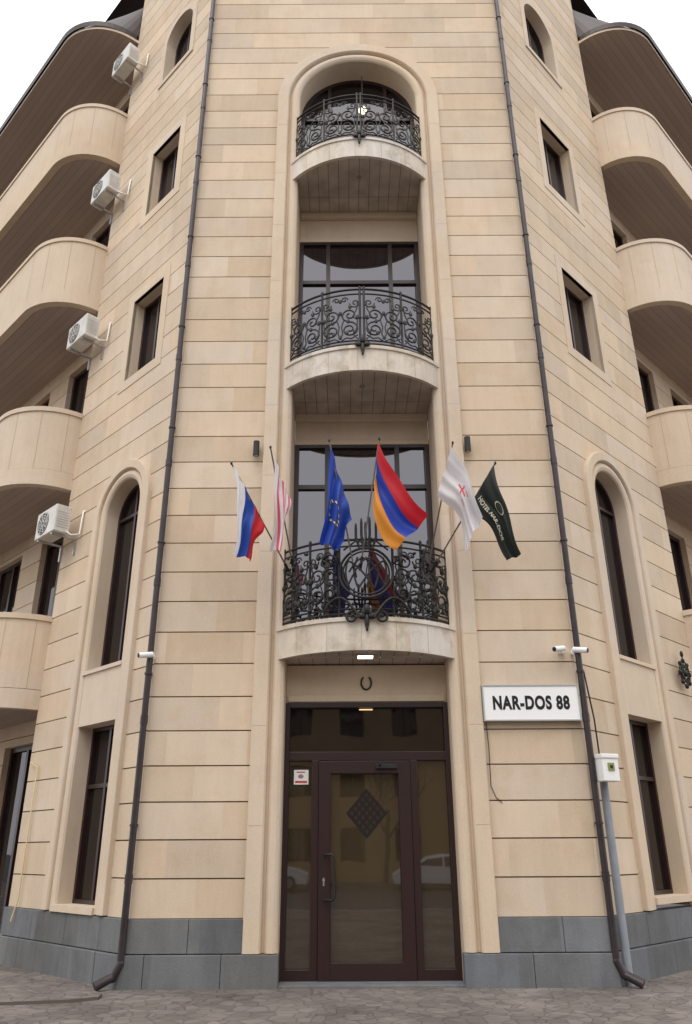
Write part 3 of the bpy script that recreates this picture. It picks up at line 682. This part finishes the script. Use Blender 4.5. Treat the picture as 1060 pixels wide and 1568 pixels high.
b=B(); b.box(F0,-40,40,13.005,13.15,-.5,.004); b.out('kerb',[simple('kerb_stone',(.3,.29,.28),.8,0,.15,4)],bevel=.01)
b=B(); pts=[(-9,-1.55),(-5.2,-1.28),(-4.2,-1.12),(-3.5,-.98),(-3.22,-.80),(-3.25,-.55),(-3.5,-.25),(-9,5)]
b.face([(x,y,.035) for x,y in pts]); b.grid([[Vector((x,y,0)),Vector((x,y,.035))] for x,y in pts],1)
b.out('raised_paving',[M_pave,M_seam])
b=B(); b.box(F0,-40,40,31.0,34,-.5,0.0); b.out('far_pavement',[M_pave])
r=empty('apartment_building'); FO=Fr((0,-34),(-1,0),(0,1)); b=B(); wh=[]
for fl in range(4):
    for k in range(-9,10): wh.append(('rect',k*3-.7,k*3+.7,1.0+fl*3.3,2.7+fl*3.3))
courses(b,FO,-30,30,[0]+[3.3*(i+1) for i in range(4)],0,0,0,wh); 
for h_ in wh: reveal(b,FO,h_[1],h_[2],h_[3],h_[4],0,-.2)
b.box(FO,-30,30,-12,.25,13.2,13.6)
b.out('walls',[simple('ochre_render',(.34,.24,.12),.9,0,.15,.5)],r)
b=B()
for h_ in wh: window(b,FO,h_[1],h_[2],h_[3],h_[4],-.2,mu=((h_[1]+h_[2])/2,))
b.out('windows',[M_frame,M_glass],r)
M_tyre=simple('tyre_rubber',(.02,.02,.02),.8); 
def car(x,y,col,sgn=1):
    r=empty('parked_car'); paint=simple('car_paint',col,.25)
    side=[(-2.1,.30),(-2.15,.55),(-2.05,.82),(-1.85,.95),(-1.45,1.02),(-.95,1.42),(-.2,1.50),(.55,1.44),(1.15,1.02),(1.75,.90),(2.08,.72),(2.15,.50),(2.08,.28)]
    def wy(z): return .86 if z<.95 else .86-.22*(z-.95)/.55
    rows=[]
    for (px,pz) in side: rows.append([Vector((x+sgn*px,y-wy(pz)*1.0,pz)),Vector((x+sgn*px,y-wy(pz)*.85,pz+.02)),Vector((x+sgn*px,y,pz+.04)),Vector((x+sgn*px,y+wy(pz)*.85,pz+.02)),Vector((x+sgn*px,y+wy(pz),pz))])
    b=B(); b.grid(rows)
    for q in (0,-1): 
        wall=[rw[q] for rw in rows]; b.face(wall)
    b.face([rows[0][0],rows[0][-1],rows[-1][-1],rows[-1][0]])
    b.out('body',[paint],r)
    b=B()
    for sy in (-1,1):
        for poly in ([(-1.3,1.04),(-.88,1.36),(-.25,1.42),(-.25,1.02)],[(-.17,1.02),(-.17,1.42),(.50,1.38),(1.0,1.02)]):
            b.face([Vector((x+sgn*px,y+sy*(wy(pz)+.012),pz)) for px,pz in poly])
    b.face([Vector((x+sgn*.62,y-.62,1.40)),Vector((x+sgn*.62,y+.62,1.40)),Vector((x+sgn*1.12,y+.74,1.07)),Vector((x+sgn*1.12,y-.74,1.07))])
    b.out('windows',[M_glass2],r)
    b=B()
    for wx in (-1.3,1.35):
        for sy in (-.80,.80):
            b.cyl((x+sgn*wx,y+sy-.1,.32),(x+sgn*wx,y+sy+.1,.32),.32,20,0); b.cyl((x+sgn*wx,y+sy-.11,.32),(x+sgn*wx,y+sy+.11,.32),.19,14,1)
    b.out('wheels',[M_tyre,M_steel],r)
    b=B()
    for sy in (-.62,.62): b.ball((x+sgn*2.05,y+sy,.68),.08,.16,.07)
    b.out('headlights',[M_white],r)
    r.location.z=-.13
for x,c,s in ((-4.3,(.7,.7,.7),1),(3.9,(.72,.72,.73),-1),(10,(.05,.06,.08),1),(-11,(.25,.04,.03),1)):
    car(x,-27.5,c,s)
def tree(x,y,seed):
    rd=random.Random(seed); sp=[];ra=[]
    def grow(p,d,l,rr,dep):
        pts=[p]; rs=[rr]; q=p.copy(); dd=d.copy()
        for k in range(5):
            dd=(dd+Vector((rd.uniform(-.15,.15),rd.uniform(-.15,.15),rd.uniform(-.02,.12)))).normalized(); q=q+dd*l/5; pts.append(q.copy()); rs.append(rr*(1-.4*(k+1)/5))
        sp.append(pts); ra.append(rs)
        if dep==0: return
        for k in range(rd.choice((3,4))):
            i=rd.choice((2,3,4,5)) if dep<4 else rd.choice((3,4,5)); ax=Vector((rd.uniform(-1,1),rd.uniform(-1,1),rd.uniform(.1,.7))).normalized()
            grow(pts[i],(dd*.55+ax*.75).normalized(),l*rd.uniform(.55,.75),rs[i]*.62,dep-1)
    grow(Vector((x,y,-.05)),Vector((0,0,1)),3.6,.17,4)
    r=empty('bare_tree'); tubes('trunk_and_branches',sp,1.0,simple('bark',(.06,.045,.035),.9,0,.3,9),r,res=0,radii=ra)
tree(-5.5,-31.8,3); tree(1.6,-31.8,5); tree(8,-31.8,8)
# ------------------------------------------------------------------ light, sky, camera
w=bpy.data.worlds.new('World'); scn.world=w; w.use_nodes=True; nt=w.node_tree; L=nt.links
bg=nt.nodes['Background']; sky=nt.nodes.new('ShaderNodeTexSky'); sky.sky_type='NISHITA'; sky.sun_disc=False
EL,AZ=math.radians(58),math.radians(195)
sky.sun_elevation=EL; sky.sun_rotation=AZ; sky.dust_density=4
mx=nt.nodes.new('ShaderNodeMix'); mx.data_type='RGBA'; mx.inputs[0].default_value=.9; mx.inputs[7].default_value=(11.2,11.2,11.4,1)
L.new(sky.outputs[0],mx.inputs[6]); L.new(mx.outputs[2],bg.inputs[0]); bg.inputs[1].default_value=.15
sl=bpy.data.lights.new('sun','SUN'); sl.energy=1.1; sl.angle=math.radians(35); sl.color=(1,.97,.93)
so=bpy.data.objects.new('sun',sl); scn.collection.objects.link(so)
d=Vector((math.sin(AZ)*math.cos(EL),math.cos(AZ)*math.cos(EL),math.sin(EL)))
so.rotation_euler=d.to_track_quat('Z','Y').to_euler()
cam=bpy.data.cameras.new('camera'); co=bpy.data.objects.new('camera',cam); scn.collection.objects.link(co)
cam.sensor_fit='VERTICAL'; cam.sensor_height=36; cam.lens=27.3; cam.clip_end=1500
co.matrix_world=Matrix.Translation((-.29,-11.4,1.6))@Matrix.Rotation(math.radians(113.5),4,'X')@Matrix.Rotation(math.radians(-.3),4,'Z')
scn.camera=co
scn.view_settings.view_transform='Standard'; scn.view_settings.look='None'; scn.view_settings.exposure=0
